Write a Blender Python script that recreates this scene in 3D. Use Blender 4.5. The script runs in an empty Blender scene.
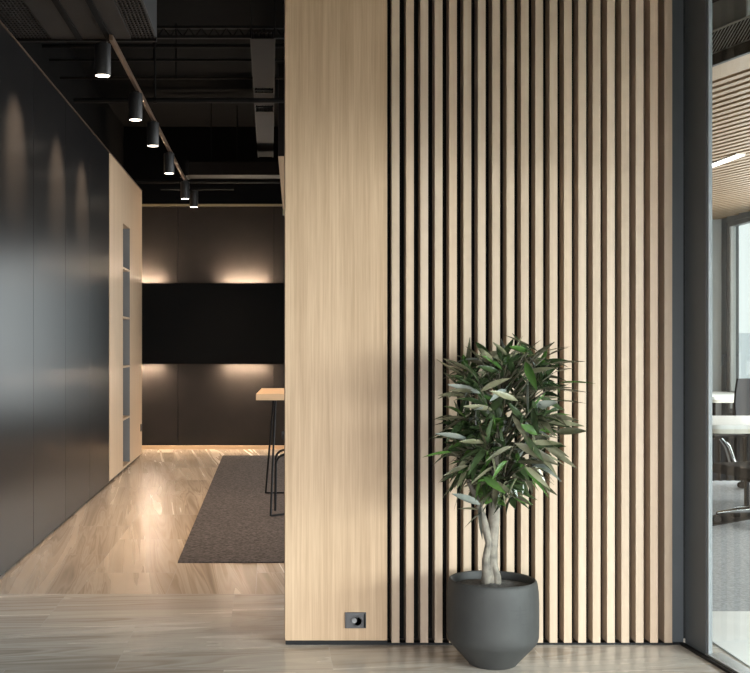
import bpy, bmesh, math, random
from mathutils import Vector, Matrix
R = math.radians
S = bpy.context.scene
C = S.collection
F = 1150.0            # focal length in pixels of the 750 x 673 frame
EYE = 1.4             # camera height; vanishing point of the hall lies at pixel (270, 344)

# ------------------------------------------------------------------ materials
def new_mat(name):
    m = bpy.data.materials.new(name); m.use_nodes = True
    nt = m.node_tree
    return m, nt, nt.nodes['Principled BSDF']

def lk(nt, a, b): nt.links.new(a, b)

def simple(name, col, rough=0.5, metal=0.0, noise=0.0, nscale=40.0, bump=0.0, spec=0.5):
    m, nt, p = new_mat(name)
    p.inputs['Base Color'].default_value = (*col, 1)
    p.inputs['Roughness'].default_value = rough
    p.inputs['Metallic'].default_value = metal
    p.inputs['Specular IOR Level'].default_value = spec
    if noise or bump:
        tc = nt.nodes.new('ShaderNodeTexCoord')
        n = nt.nodes.new('ShaderNodeTexNoise'); n.inputs['Scale'].default_value = nscale
        n.inputs['Detail'].default_value = 5
        lk(nt, tc.outputs['Object'], n.inputs['Vector'])
        if noise:
            r = nt.nodes.new('ShaderNodeValToRGB')
            r.color_ramp.elements[0].position = .3; r.color_ramp.elements[1].position = .7
            r.color_ramp.elements[0].color = (*[c*(1-noise) for c in col], 1)
            r.color_ramp.elements[1].color = (*[min(1, c*(1+noise)) for c in col], 1)
            lk(nt, n.outputs['Fac'], r.inputs['Fac']); lk(nt, r.outputs['Color'], p.inputs['Base Color'])
        if bump:
            b = nt.nodes.new('ShaderNodeBump'); b.inputs['Strength'].default_value = bump
            b.inputs['Distance'].default_value = .004
            lk(nt, n.outputs['Fac'], b.inputs['Height']); lk(nt, b.outputs['Normal'], p.inputs['Normal'])
    return m

def emit(name, col, s):
    m = bpy.data.materials.new(name); m.use_nodes = True
    nt = m.node_tree; nt.nodes.clear()
    e = nt.nodes.new('ShaderNodeEmission'); o = nt.nodes.new('ShaderNodeOutputMaterial')
    e.inputs['Color'].default_value = (*col, 1); e.inputs['Strength'].default_value = s
    lk(nt, e.outputs[0], o.inputs[0]); return m

def math_node(nt, op, a=None, b=None):
    n = nt.nodes.new('ShaderNodeMath'); n.operation = op
    for i, v in enumerate((a, b)):
        if v is None: continue
        if isinstance(v, (int, float)): n.inputs[i].default_value = v
        else: lk(nt, v, n.inputs[i])
    return n.outputs[0]

def wood(name, light, dark, pitch=0.0, x0=0.0, rough=0.5, fine=110.0, along='Z', contrast=1.0):
    """oak veneer: fine straight grain, broad cathedral bands, optional tint per slat"""
    m, nt, p = new_mat(name)
    p.inputs['Roughness'].default_value = rough
    p.inputs['Specular IOR Level'].default_value = .3
    geo = nt.nodes.new('ShaderNodeNewGeometry')
    sp = nt.nodes.new('ShaderNodeSeparateXYZ'); lk(nt, geo.outputs['Position'], sp.inputs[0])
    if along == 'Z':
        across = math_node(nt, 'ADD', sp.outputs['X'], math_node(nt, 'MULTIPLY', sp.outputs['Y'], .97)); length = sp.outputs['Z']
    else:
        across = math_node(nt, 'ADD', sp.outputs['Y'], sp.outputs['Z']); length = sp.outputs['X']
    def grain(sa, sl, detail, dist=0.0):
        cb = nt.nodes.new('ShaderNodeCombineXYZ')
        lk(nt, math_node(nt, 'MULTIPLY', across, sa), cb.inputs[0])
        lk(nt, math_node(nt, 'MULTIPLY', length, sl), cb.inputs[1])
        n = nt.nodes.new('ShaderNodeTexNoise'); n.inputs['Scale'].default_value = 1
        n.inputs['Detail'].default_value = detail; n.inputs['Distortion'].default_value = dist
        lk(nt, cb.outputs[0], n.inputs['Vector']); return n.outputs['Fac']
    g1 = grain(fine, 1.6, 4); g2 = grain(13, .55, 3, .6); g3 = grain(330, 6, 2)
    f = math_node(nt, 'ADD', math_node(nt, 'MULTIPLY', g1, .42), math_node(nt, 'MULTIPLY', g2, .36))
    f = math_node(nt, 'ADD', f, math_node(nt, 'MULTIPLY', g3, .22))
    r = nt.nodes.new('ShaderNodeValToRGB')
    e = r.color_ramp.elements
    e[0].position = .5 - .17/contrast; e[1].position = .5 + .15/contrast
    e[0].color = (*dark, 1); e[1].color = (*light, 1)
    lk(nt, f, r.inputs['Fac'])
    col = r.outputs['Color']
    if pitch:
        k = math_node(nt, 'FLOOR', math_node(nt, 'DIVIDE', math_node(nt, 'SUBTRACT', sp.outputs['X'], x0), pitch))
        wn = nt.nodes.new('ShaderNodeTexWhiteNoise'); wn.noise_dimensions = '1D'
        lk(nt, k, wn.inputs['W'])
        mx = nt.nodes.new('ShaderNodeMixRGB'); mx.blend_type = 'MULTIPLY'; mx.inputs['Fac'].default_value = 1
        tr = nt.nodes.new('ShaderNodeValToRGB')
        te = tr.color_ramp.elements
        te[0].color = (1, .955, .91, 1); te[1].color = (1, 1, 1, 1); te[0].position = 0; te[1].position = 1
        em = te.new(.5); em.color = (.90, .89, .86, 1)
        lk(nt, wn.outputs['Value'], tr.inputs['Fac'])
        lk(nt, col, mx.inputs['Color1']); lk(nt, tr.outputs['Color'], mx.inputs['Color2'])
        col = mx.outputs['Color']
    lk(nt, col, p.inputs['Base Color'])
    b = nt.nodes.new('ShaderNodeBump'); b.inputs['Strength'].default_value = .12; b.inputs['Distance'].default_value = .002
    lk(nt, f, b.inputs['Height']); lk(nt, b.outputs['Normal'], p.inputs['Normal'])
    return m

def floor_tiles():
    """polished porcelain: veins run along the tiles, which lie crosswise in the front hall and lengthwise in the corridor"""
    m, nt, p = new_mat('marbled porcelain tiles')
    geo = nt.nodes.new('ShaderNodeNewGeometry')
    sp = nt.nodes.new('ShaderNodeSeparateXYZ'); lk(nt, geo.outputs['Position'], sp.inputs[0])
    X, Y = sp.outputs['X'], sp.outputs['Y']
    back = math_node(nt, 'GREATER_THAN', Y, 6.44)
    def mixf(a, b):
        n = nt.nodes.new('ShaderNodeMix'); n.data_type = 'FLOAT'
        lk(nt, back, n.inputs[0]); lk(nt, a, n.inputs[2]); lk(nt, b, n.inputs[3]); return n.outputs[0]
    row_f = math_node(nt, 'FLOOR', math_node(nt, 'DIVIDE', math_node(nt, 'SUBTRACT', Y, 4.94), .75))
    xs = math_node(nt, 'ADD', X, math_node(nt, 'MULTIPLY', math_node(nt, 'MODULO', row_f, 2), .47))
    u_f = math_node(nt, 'DIVIDE', math_node(nt, 'SUBTRACT', xs, .272), .94); v_f = math_node(nt, 'DIVIDE', math_node(nt, 'SUBTRACT', Y, 4.94), .75)
    col_b = math_node(nt, 'FLOOR', math_node(nt, 'DIVIDE', math_node(nt, 'ADD', X, .58), .5))
    ys = math_node(nt, 'ADD', Y, math_node(nt, 'MULTIPLY', math_node(nt, 'MODULO', col_b, 2), .6))
    u_b = math_node(nt, 'DIVIDE', math_node(nt, 'ADD', X, .58), .5); v_b = math_node(nt, 'DIVIDE', math_node(nt, 'SUBTRACT', ys, 6.44), 1.2)
    u, v = mixf(u_f, u_b), mixf(v_f, v_b)
    iu, iv = math_node(nt, 'FLOOR', u), math_node(nt, 'FLOOR', v)
    idc = nt.nodes.new('ShaderNodeCombineXYZ'); lk(nt, iu, idc.inputs[0]); lk(nt, iv, idc.inputs[1]); lk(nt, back, idc.inputs[2])
    wn = nt.nodes.new('ShaderNodeTexWhiteNoise'); wn.noise_dimensions = '3D'; lk(nt, idc.outputs[0], wn.inputs['Vector'])
    # veins
    def mixc(a, b): return math_node(nt, 'ADD', a, math_node(nt, 'MULTIPLY', back, b-a))
    Xr = math_node(nt, 'ADD', X, math_node(nt, 'MULTIPLY', Y, .12)); Yr = math_node(nt, 'SUBTRACT', Y, math_node(nt, 'MULTIPLY', X, .15))
    across = mixf(Yr, Xr); lng = mixf(Xr, Yr)
    cb = nt.nodes.new('ShaderNodeCombineXYZ')
    lk(nt, math_node(nt, 'MULTIPLY', across, mixc(3.4, 6.0)), cb.inputs[0]); lk(nt, math_node(nt, 'MULTIPLY', lng, mixc(.30, .20)), cb.inputs[1])
    lk(nt, math_node(nt, 'MULTIPLY', wn.outputs['Value'], 1.1), cb.inputs[2])
    n1 = nt.nodes.new('ShaderNodeTexNoise'); n1.inputs['Scale'].default_value = 1; n1.inputs['Detail'].default_value = 3; n1.inputs['Roughness'].default_value = .45; n1.inputs['Distortion'].default_value = 1.3
    lk(nt, cb.outputs[0], n1.inputs['Vector'])
    r = nt.nodes.new('ShaderNodeValToRGB'); e = r.color_ramp.elements
    e[0].position = .30; e[0].color = (.33, .265, .21, 1)
    e[1].position = .66; e[1].color = (.61, .525, .445, 1)
    for t_, c_ in ((.40, (.50, .425, .355, 1)), (.44, (.37, .30, .24, 1)), (.465, (.55, .475, .40, 1)), (.50, (.44, .365, .30, 1)), (.52, (.59, .51, .43, 1)),
                   (.555, (.50, .425, .355, 1)), (.57, (.58, .50, .42, 1)), (.60, (.55, .475, .40, 1))):
        x = e.new(t_); x.color = c_
    lk(nt, n1.outputs['Fac'], r.inputs['Fac'])
    br = nt.nodes.new('ShaderNodeMixRGB'); br.blend_type = 'MULTIPLY'; br.inputs['Fac'].default_value = 1
    tint = nt.nodes.new('ShaderNodeValToRGB'); tint.color_ramp.elements[0].color = (.84, .84, .84, 1); tint.color_ramp.elements[1].color = (.96, .96, .96, 1)
    lk(nt, wn.outputs['Value'], tint.inputs['Fac'])
    lk(nt, r.outputs['Color'], br.inputs['Color1']); lk(nt, tint.outputs['Color'], br.inputs['Color2'])
    daylight_tone = nt.nodes.new('ShaderNodeMixRGB'); lk(nt, back, daylight_tone.inputs['Fac'])
    daylight_tone.inputs['Color1'].default_value = (1.06, 1.10, 1.13, 1); daylight_tone.inputs['Color2'].default_value = (1, .97, .92, 1)  # daylight put into the colour: front tiles lighter and cooler than the corridor
    bt = nt.nodes.new('ShaderNodeMixRGB'); bt.blend_type = 'MULTIPLY'; bt.inputs['Fac'].default_value = 1
    lk(nt, br.outputs['Color'], bt.inputs['Color1']); lk(nt, daylight_tone.outputs['Color'], bt.inputs['Color2']); br = bt
    # grout
    def edge(t, w):
        fr = math_node(nt, 'FRACT', t)
        return math_node(nt, 'LESS_THAN', math_node(nt, 'MINIMUM', fr, math_node(nt, 'SUBTRACT', 1.0, fr)), w)
    g = math_node(nt, 'MAXIMUM', edge(u, .0022), edge(v, .0024))
    gm = nt.nodes.new('ShaderNodeMixRGB'); lk(nt, g, gm.inputs['Fac']); lk(nt, br.outputs['Color'], gm.inputs['Color1'])
    gm.inputs['Color2'].default_value = (.50, .45, .40, 1)
    lk(nt, gm.outputs['Color'], p.inputs['Base Color'])
    rr = nt.nodes.new('ShaderNodeMapRange'); rr.inputs['To Min'].default_value = .25; rr.inputs['To Max'].default_value = .29
    lk(nt, n1.outputs['Fac'], rr.inputs['Value']); lk(nt, rr.outputs[0], p.inputs['Roughness'])
    p.inputs['Specular IOR Level'].default_value = .5
    return m

def glass_mat(name, refl=.06):
    m = bpy.data.materials.new(name); m.use_nodes = True
    nt = m.node_tree; nt.nodes.clear()
    t = nt.nodes.new('ShaderNodeBsdfTransparent'); t.inputs[0].default_value = (.93, .96, .95, 1)
    g = nt.nodes.new('ShaderNodeBsdfGlossy'); g.inputs['Roughness'].default_value = .0
    fr = nt.nodes.new('ShaderNodeFresnel'); fr.inputs['IOR'].default_value = 1.35
    mx = nt.nodes.new('ShaderNodeMixShader'); o = nt.nodes.new('ShaderNodeOutputMaterial')
    ge = nt.nodes.new('ShaderNodeNewGeometry')
    lk(nt, math_node(nt, 'MULTIPLY', fr.outputs[0], math_node(nt, 'SUBTRACT', 1.0, ge.outputs['Backfacing'])), mx.inputs[0]); lk(nt, t.outputs[0], mx.inputs[1]); lk(nt, g.outputs[0], mx.inputs[2])
    lk(nt, mx.outputs[0], o.inputs[0]); return m

def leaf_mat(name, a, b, rough=.22):
    m, nt, p = new_mat(name)
    p.inputs['Roughness'].default_value = rough
    tc = nt.nodes.new('ShaderNodeTexCoord')
    n = nt.nodes.new('ShaderNodeTexNoise'); n.inputs['Scale'].default_value = 14; n.inputs['Detail'].default_value = 3
    lk(nt, tc.outputs['Object'], n.inputs['Vector'])
    r = nt.nodes.new('ShaderNodeValToRGB'); r.color_ramp.elements[0].position = .35; r.color_ramp.elements[1].position = .65
    r.color_ramp.elements[0].color = (*a, 1); r.color_ramp.elements[1].color = (*b, 1)
    lk(nt, n.outputs['Fac'], r.inputs['Fac']); lk(nt, r.outputs['Color'], p.inputs['Base Color'])
    p.inputs['Coat Weight'].default_value = .5; p.inputs['Coat Roughness'].default_value = .18
    return m

def pot_mat():
    m, nt, p = new_mat('charcoal stoneware')
    p.inputs['Roughness'].default_value = .62
    p.inputs['Specular IOR Level'].default_value = .35
    tc = nt.nodes.new('ShaderNodeTexCoord')
    n = nt.nodes.new('ShaderNodeTexNoise'); n.inputs['Scale'].default_value = 9; n.inputs['Detail'].default_value = 6
    lk(nt, tc.outputs['Object'], n.inputs['Vector'])
    r = nt.nodes.new('ShaderNodeValToRGB')
    r.color_ramp.elements[0].position = .3; r.color_ramp.elements[1].position = .75
    r.color_ramp.elements[0].color = (.037, .037, .036, 1); r.color_ramp.elements[1].color = (.048, .048, .046, 1)
    lk(nt, n.outputs['Fac'], r.inputs['Fac'])
    # a few dark scuff strokes on the side facing the hall
    sp = nt.nodes.new('ShaderNodeSeparateXYZ'); lk(nt, tc.outputs['Object'], sp.inputs[0])
    fy = math_node(nt, 'LESS_THAN', sp.outputs['Y'], -.05)
    total = None
    for (cx, cz, hx, hz) in ((.083, .275, .034, .0024), (.087, .258, .024, .003), (.075, .240, .018, .0024), (.081, .26, .0028, .034),
                             (.052, .278, .016, .0022), (.103, .215, .022, .0018), (.092, .248, .022, .0016)):
        a = math_node(nt, 'LESS_THAN', math_node(nt, 'ABSOLUTE', math_node(nt, 'SUBTRACT', sp.outputs['X'], cx)), hx)
        b = math_node(nt, 'LESS_THAN', math_node(nt, 'ABSOLUTE', math_node(nt, 'SUBTRACT', sp.outputs['Z'], cz)), hz)
        k = math_node(nt, 'MULTIPLY', a, b)
        total = k if total is None else math_node(nt, 'MAXIMUM', total, k)
    n2 = nt.nodes.new('ShaderNodeTexNoise'); n2.inputs['Scale'].default_value = 70
    lk(nt, tc.outputs['Object'], n2.inputs['Vector'])
    k = math_node(nt, 'MULTIPLY', math_node(nt, 'MULTIPLY', total, fy), math_node(nt, 'MULTIPLY', n2.outputs['Fac'], 1.1))
    mx = nt.nodes.new('ShaderNodeMixRGB'); lk(nt, k, mx.inputs['Fac']); lk(nt, r.outputs['Color'], mx.inputs['Color1'])
    mx.inputs['Color2'].default_value = (.03, .03, .03, 1)
    lk(nt, mx.outputs['Color'], p.inputs['Base Color'])
    b = nt.nodes.new('ShaderNodeBump'); b.inputs['Strength'].default_value = .15; b.inputs['Distance'].default_value = .003
    lk(nt, n.outputs['Fac'], b.inputs['Height']); lk(nt, b.outputs['Normal'], p.inputs['Normal'])
    return m

SL_P = 14.358*5.349/F; SL_W = 7.8*5.349/F; SL_X0 = (391.7-270)*5.349/F
M = dict(
    oak=wood('oak veneer', (.51, .36, .233), (.37, .248, .148), contrast=1.35),
    slat=wood('oak slats', (.545, .425, .325), (.455, .345, .25), SL_P, SL_X0 - .001, rough=.42, fine=60, contrast=.8),
    unit=wood('warm oak veneer', (.66, .49, .33), (.53, .375, .24)),
    pale=wood('pale oak table top', (.68, .48, .30), (.56, .38, .22), along='X', fine=60),
    ceil_oak=wood('oak ceiling slats', (.38, .265, .165), (.31, .21, .13)),
    floor=floor_tiles(),
    dark_panel=simple('dark satin lacquer', (.012, .0115, .0117), .29, noise=.12, nscale=3, spec=.13),
    back_panel=simple('dark brown wall panels', (.022, .018, .0155), .65, spec=.15, noise=.1, nscale=4),
    black=simple('matt black', (.004, .004, .004), .8, spec=.12),
    soot=simple('black painted ceiling', (.0028, .0026, .0025), .95, noise=.2, nscale=6, spec=.08),
    pipe=simple('black painted pipe', (.005, .0046, .0042), .65, spec=.1, noise=.2, nscale=12),
    service=simple('dark grey sheet metal', (.0075, .007, .0066), .65, spec=.1, noise=.15, nscale=8),
    service_brown=simple('brown black sheet metal', (.009, .0065, .005), .6, spec=.1, noise=.15, nscale=8),
    unit_grey=simple('charcoal grey unit panels', (.020, .018, .0175), .6, noise=.12, nscale=5, spec=.2),
    unit_brown=simple('brown black tray cover', (.006, .0046, .0038), .7, noise=.15, nscale=5, spec=.1),
    grille=simple('grey wire grille', (.30, .30, .29), .5),
    mesh_dark=simple('dark perforated metal', (.010, .010, .010), .6),
    lamp=simple('black lamp housing', (.012, .012, .012), .5),
    bronze=simple('bronze track', (.16, .105, .07), .4, metal=.6, noise=.1, nscale=10),
    brass=simple('brass trim', (.33, .27, .16), .4, metal=.7),
    plinth=simple('black plinth', (.007, .007, .0075), .5, spec=.2),
    backing=simple('black felt backing', (.006, .0055, .005), .95, spec=.1),
    graphite=simple('graphite powder coat', (.070, .080, .088), .42, noise=.06, nscale=3),
    alu=simple('pale aluminium edge', (.19, .20, .205), .5, spec=.3),
    sill=simple('brushed steel sill', (.40, .42, .43), .3, metal=.8),
    carpet=simple('grey loop carpet', (.072, .064, .064), .95, noise=.6, nscale=55, bump=.6, spec=.1),
    office_carpet=simple('blue grey office carpet', (.34, .35, .36), .9, noise=.25, nscale=60, bump=.4, spec=.2),
    pale_floor=simple('pale floor tile', (.72, .72, .69), .35, noise=.05, nscale=4),
    niche=simple('grey niche lining', (.20, .195, .19), .6),
    outlet=simple('anthracite plastic', (.038, .038, .04), .4),
    outlet_dark=simple('black plastic', (.008, .008, .008), .4),
    plug=simple('grey plastic plug', (.20, .20, .20), .5),
    steel=simple('satin steel', (.55, .55, .55), .3, metal=1),
    chrome=simple('chrome', (.75, .76, .77), .14, metal=1),
    pot=pot_mat(),
    soil=simple('dark potting soil', (.10, .095, .09), .95, noise=.5, nscale=60, bump=1.0),
    bark=simple('pale grey bark', (.18, .16, .13), .8, noise=.4, nscale=28, bump=.7),
    twig=simple('brown green twig', (.055, .05, .028), .7, noise=.2, nscale=30),
    leaf=leaf_mat('dark green leaf', (.016, .030, .011), (.046, .072, .028)),
    leaf_fresh=leaf_mat('fresh green leaf', (.035, .085, .018), (.070, .145, .030)),
    leaf_olive=leaf_mat('olive brown leaf', (.050, .050, .028), (.13, .122, .078)),
    leaf_sheen=leaf_mat('sheen tinted leaf', (.13, .135, .075), (.24, .235, .15)),  # lighter leaves, the sheen from above put into their colour
    leaf_pale=leaf_mat('silvery leaf underside', (.12, .14, .125), (.22, .235, .205), .4),
    white=simple('white laminate', (.82, .81, .77), .35),
    cream=simple('cream desk edge', (.72, .68, .58), .45),
    fabric=simple('black mesh fabric', (.018, .018, .02), .8, noise=.2, nscale=150),
    plaster=simple('pale grey column', (.55, .58, .58), .6),
    plenum=simple('mid grey plenum board', (.22, .23, .23), .7),
    wf=simple('grey window frame', (.12, .125, .13), .4),
    wf_light=simple('pale window frame', (.60, .61, .60), .4),
    city=simple('hazy pale concrete', (.80, .82, .84), .9, noise=.05, nscale=.3),  # distance haze is put into this pale base colour
    city2=simple('hazy grey concrete', (.66, .70, .73), .9, noise=.05, nscale=.3),  # same haze put into a greyer base colour
    glass=glass_mat('clear glass'),
    lens=emit('warm lamp lens', (1, .86, .70), 8),
    led=emit('warm led strip', (1, .78, .57), 420),
    tube=emit('white linear lamp', (1, .97, .92), 6),
)

# ------------------------------------------------------------------ geometry helpers
class MB:
    def __init__(s): s.bm = bmesh.new(); s.round = False
    def box(s, x0, x1, y0, y1, z0, z1, bev=0.0, mat=0, mtx=None):
        r = bmesh.ops.create_cube(s.bm, size=1.0)
        vs = r['verts']
        for v in vs:
            v.co = Vector(((x0+x1)/2 + v.co.x*(x1-x0), (y0+y1)/2 + v.co.y*(y1-y0), (z0+z1)/2 + v.co.z*(z1-z0)))
        fs = {f for v in vs for f in v.link_faces}
        for f in fs: f.material_index = mat
        if mtx is not None: bmesh.ops.transform(s.bm, matrix=mtx, verts=vs)
        if bev:
            es = list({e for v in vs for e in v.link_edges})
            bmesh.ops.bevel(s.bm, geom=es, offset=bev, segments=2, affect='EDGES', profile=.7)
        return s
    def rings(s, rings, caps=True, mat=0, close=True):
        s.round = True
        vv = [[s.bm.verts.new(p) for p in r] for r in rings]
        n = len(rings[0])
        for a, b in zip(vv, vv[1:]):
            for i in range(n if close else n-1):
                f = s.bm.faces.new((a[i], a[(i+1) % n], b[(i+1) % n], b[i])); f.material_index = mat; f.smooth = True
        if caps:
            f = s.bm.faces.new(list(reversed(vv[0]))); f.material_index = mat
            f = s.bm.faces.new(vv[-1]); f.material_index = mat
        return s
    def tube(s, pts, r, n=8, mat=0):
        pts = [Vector(p) for p in pts]
        rr = r if isinstance(r, (list, tuple)) else [r]*len(pts)
        rings = []; prev = None
        for i, p in enumerate(pts):
            t = (pts[min(i+1, len(pts)-1)] - pts[max(i-1, 0)]).normalized()
            up = prev if prev is not None else (Vector((0, 0, 1)) if abs(t.z) < .9 else Vector((0, 1, 0)))
            a = t.cross(up).normalized(); b = a.cross(t).normalized(); prev = b
            rings.append([p + (a*math.cos(k*2*math.pi/n) + b*math.sin(k*2*math.pi/n))*rr[i] for k in range(n)])
        return s.rings(rings, mat=mat)
    def lathe(s, prof, n=32, c=(0, 0, 0), mat=0, caps=True):
        rings = [[Vector((c[0]+r*math.cos(k*2*math.pi/n), c[1]+r*math.sin(k*2*math.pi/n), c[2]+z)) for k in range(n)] for r, z in prof]
        return s.rings(rings, caps=caps, mat=mat)
    def prism(s, poly, axis, a, b, mat=0):
        """poly in the two other axes, extruded from a to b along axis"""
        def P(u, v, w):
            return {'x': Vector((w, u, v)), 'y': Vector((u, w, v)), 'z': Vector((u, v, w))}[axis]
        va = [s.bm.verts.new(P(u, v, a)) for u, v in poly]; vb = [s.bm.verts.new(P(u, v, b)) for u, v in poly]
        n = len(poly)
        fs = [s.bm.faces.new(va), s.bm.faces.new(list(reversed(vb)))]
        for i in range(n): fs.append(s.bm.faces.new((va[i], vb[i], vb[(i+1) % n], va[(i+1) % n])))
        for f in fs: f.material_index = mat
        return s
    def build(s, name, mats, parent=None, org=(0, 0, 0), angle=None):
        if angle is None: angle = 50 if s.round else 0
        bmesh.ops.translate(s.bm, vec=-Vector(org), verts=s.bm.verts)
        bmesh.ops.recalc_face_normals(s.bm, faces=s.bm.faces)
        me = bpy.data.meshes.new(name); s.bm.to_mesh(me); s.bm.free()
        for m in (mats if isinstance(mats, (list, tuple)) else [mats]): me.materials.append(M[m])
        o = bpy.data.objects.new(name, me); C.objects.link(o)
        if parent: o.parent = parent
        else: o.location = org
        if angle or s.round:
            for p in me.polygons: p.use_smooth = True
            if angle: me.set_sharp_from_angle(angle=R(angle))
        return o

def tag(o, label, cat, group=None, kind=None):
    o['label'] = label; o['category'] = cat
    if group: o['group'] = group
    if kind: o['kind'] = kind
    return o
def thing(name, loc, label, cat, group=None, rz=0.0):
    o = bpy.data.objects.new(name, None); C.objects.link(o)
    o.empty_display_size = .1; o.location = loc; o.rotation_euler[2] = rz
    return tag(o, label, cat, group)
def struct(o, label, cat): return tag(o, label, cat, kind='structure')
def px(x, y, Y): return Vector(((x-270)*Y/F, Y, EYE + (344-y)*Y/F))
def box_obj(name, mat, *b, bev=0.0, parent=None, org=None):
    if org is None: org = ((b[0]+b[1])/2, (b[2]+b[3])/2, b[4])
    return MB().box(*b, bev=bev).build(name, mat, parent, org)

# ------------------------------------------------------------------ the setting
WY = 5.349                                  # plane of the slatted front wall
LX = -1.604                                 # plane of the left wall
HT = 4.3                                    # black ceiling
struct(box_obj('floor', 'floor', -4, 6.6, -3.2, 17, -.12, 0), 'marbled beige grey porcelain tile floor of the hall and corridor', 'floor')
struct(box_obj('ceiling', 'soot', -4, 7.2, -3.4, 17, HT, HT+.15), 'black painted open ceiling above pipes and spotlights', 'ceiling')

# left wall: dark lacquered panels with fine vertical joints
mb = MB(); mb.box(LX-.2, LX-.02, -3.2, 11.5, 0, 3.30)
y = 7.8 - 1.22*9
while y < 11.45:
    y1 = min(y+1.22, 11.495); mb.box(LX-.03, LX, max(y, -3.2)+.002, y1-.002, .02, 3.31, bev=.002); y += 1.22
struct(mb.build('wall_left', 'dark_panel', None, (LX-.1, 4.2, 0)), 'dark satin panelled wall on the left washed by spotlights', 'wall')
struct(box_obj('trim_1', 'bronze', LX-.03, LX+.004, -3.2, 14.4, 3.312, 3.322), 'thin pale metal strip along the top of the left wall', 'trim')
struct(box_obj('wall_upper', 'soot', LX-.5, LX-.35, -3.2, 15.4, 0, HT), 'black wall set back above the left panels', 'wall')

# far wall: dark brown panels
mb = MB(); mb.box(-2.1, .26, 15.36, 15.5, 0, HT, mat=1); mb.box(.26, 2.5, 15.36, 15.5, 0, .5, mat=1); mb.box(.26, 2.5, 15.36, 15.5, 2.6, HT, mat=1)
for a, b in ((-2.1, (178-270)*15.33/F), ((178-270)*15.33/F, (274-270)*15.33/F), ((274-270)*15.33/F, .255)):
    mb.box(a+.004, b-.004, 15.33, 15.37, .06, 3.24, bev=.003)
struct(mb.build('wall_back', ['back_panel', 'black'], None, (0, 15.4, 0)), 'dark brown panelled wall at the far end of the corridor', 'wall')
struct(box_obj('baseboard_back', 'pale', -2.1, .255, 15.295, 15.33, 0, .05), 'pale wooden skirting along the foot of the dark far wall', 'baseboard')
struct(box_obj('trim_2', 'brass', -2.1, .255, 15.29, 15.335, 3.235, 3.262), 'thin brass strip along the top of the far wall', 'trim')

w3 = thing('window_3', (1.4, 15.45, .5), 'end window of the corridor beyond the bar table', 'window'); w3['kind'] = 'structure'
for b_ in ((.26, .31, .5, 2.6), (2.45, 2.5, .5, 2.6), (.31, 2.45, .5, .55), (.31, 2.45, 2.55, 2.6), (1.36, 1.40, .55, 2.55)):
    MB().box(b_[0], b_[1], 15.38, 15.48, b_[2], b_[3], bev=.003).build('frame', 'wf', w3, w3.location)
MB().box(.31, 2.45, 15.42, 15.428, .55, 2.55).build('pane', 'glass', w3, w3.location)
struct(box_obj('wall_side', 'black', 2.5, 2.62, 12.0, 15.5, 0, HT), 'dark side wall beyond the bar table', 'wall')
# front partition: flush oak panel left, slatted part right, black plinth
XA, XB, XC = 15*WY/F, 117.2*WY/F, 401*WY/F
mb = MB()
mb.box(XA, XB, WY, WY+.22, .021, HT, bev=.0015)
struct(mb.build('wall_front', 'oak', None, ((XA+XB)/2, WY+.1, 0)), 'flush light oak panelled wall beside the slats', 'wall')
struct(box_obj('wall_core', 'black', XB, 2.06, WY+.12, WY+.22, 0, HT), 'black wall core behind the oak slats', 'wall')
struct(MB().box(XA+.003, XB, WY+.004, WY+.21, 0, .022).box(XB, 1.93, WY+.004, WY+.05, 0, .009).build('baseboard_front', 'plinth', None, (1, WY+.1, 0)),
       'thin black plinth under the oak wall and slats', 'baseboard')
T = .088
sp_ = thing('slatted_panel', ((XB+XC)/2, WY, 0), 'wall panel of vertical light oak slats over black behind the potted tree', 'wall panel')
mb = MB()
for i in range(20):
    x = SL_X0 + i*SL_P
    mb.box(x, x+SL_W, WY, WY+T, .010, 3.6, bev=.0015)
mb.build('slats', 'slat', sp_, sp_.location)
MB().box(XB+.001, XC, WY+T, WY+.119, .010, 3.6).build('backing_board', 'backing', sp_, sp_.location)

# dark frame between slats and glazing, then the glass partition which flares slightly towards the camera
struct(box_obj('trim_3', 'graphite', XC+.004, 1.93, WY+.02, WY+.12, 0, HT, bev=.002), 'narrow graphite post right of the last oak slat', 'trim')
cdir = Vector((.0835, -1, 0)).normalized(); A0 = Vector((1.93, WY, 0))
ang = math.atan2(cdir.y, cdir.x)
GM = Matrix.Translation(A0) @ Matrix.Rotation(ang, 4, 'Z')         # local x runs along the glazing towards the camera, local -y to the hall... 
w1 = thing('window_1', A0, 'full height glass partition in a graphite frame at the right', 'glass partition'); w1['kind'] = 'structure'
def gl(name, mat, *bx, bev=0.0):
    return MB().box(*bx, bev=bev, mtx=GM).build(name, mat, w1, A0)
gl('post', 'graphite', 0.002, .212, 0, .03, 0, HT, bev=.002)
gl('edge_profile', 'alu', .2125, .228, .004, .022, 0, 3.6, bev=.002)
gl('glazing', 'glass', .228, .75, .010, .018, .02, 3.6); gl('glazing', 'glass', .75, 5.5, .010, .018, .02, 2.15)
gl('light_blocker', 'black', .75, 5.5, 0, .03, 2.15, 3.6)  # opaque panel out of view, added to keep daylight off the upper wall
gl('sill', 'sill', .213, 5.5, -.004, .07, .004, .02, bev=.002)
gl('base_strip', 'plinth', .0, 5.5, -.022, -.004, 0, .012)
gl('head_rail', 'graphite', .213, 5.5, 0, .03, 3.6, HT)

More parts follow.
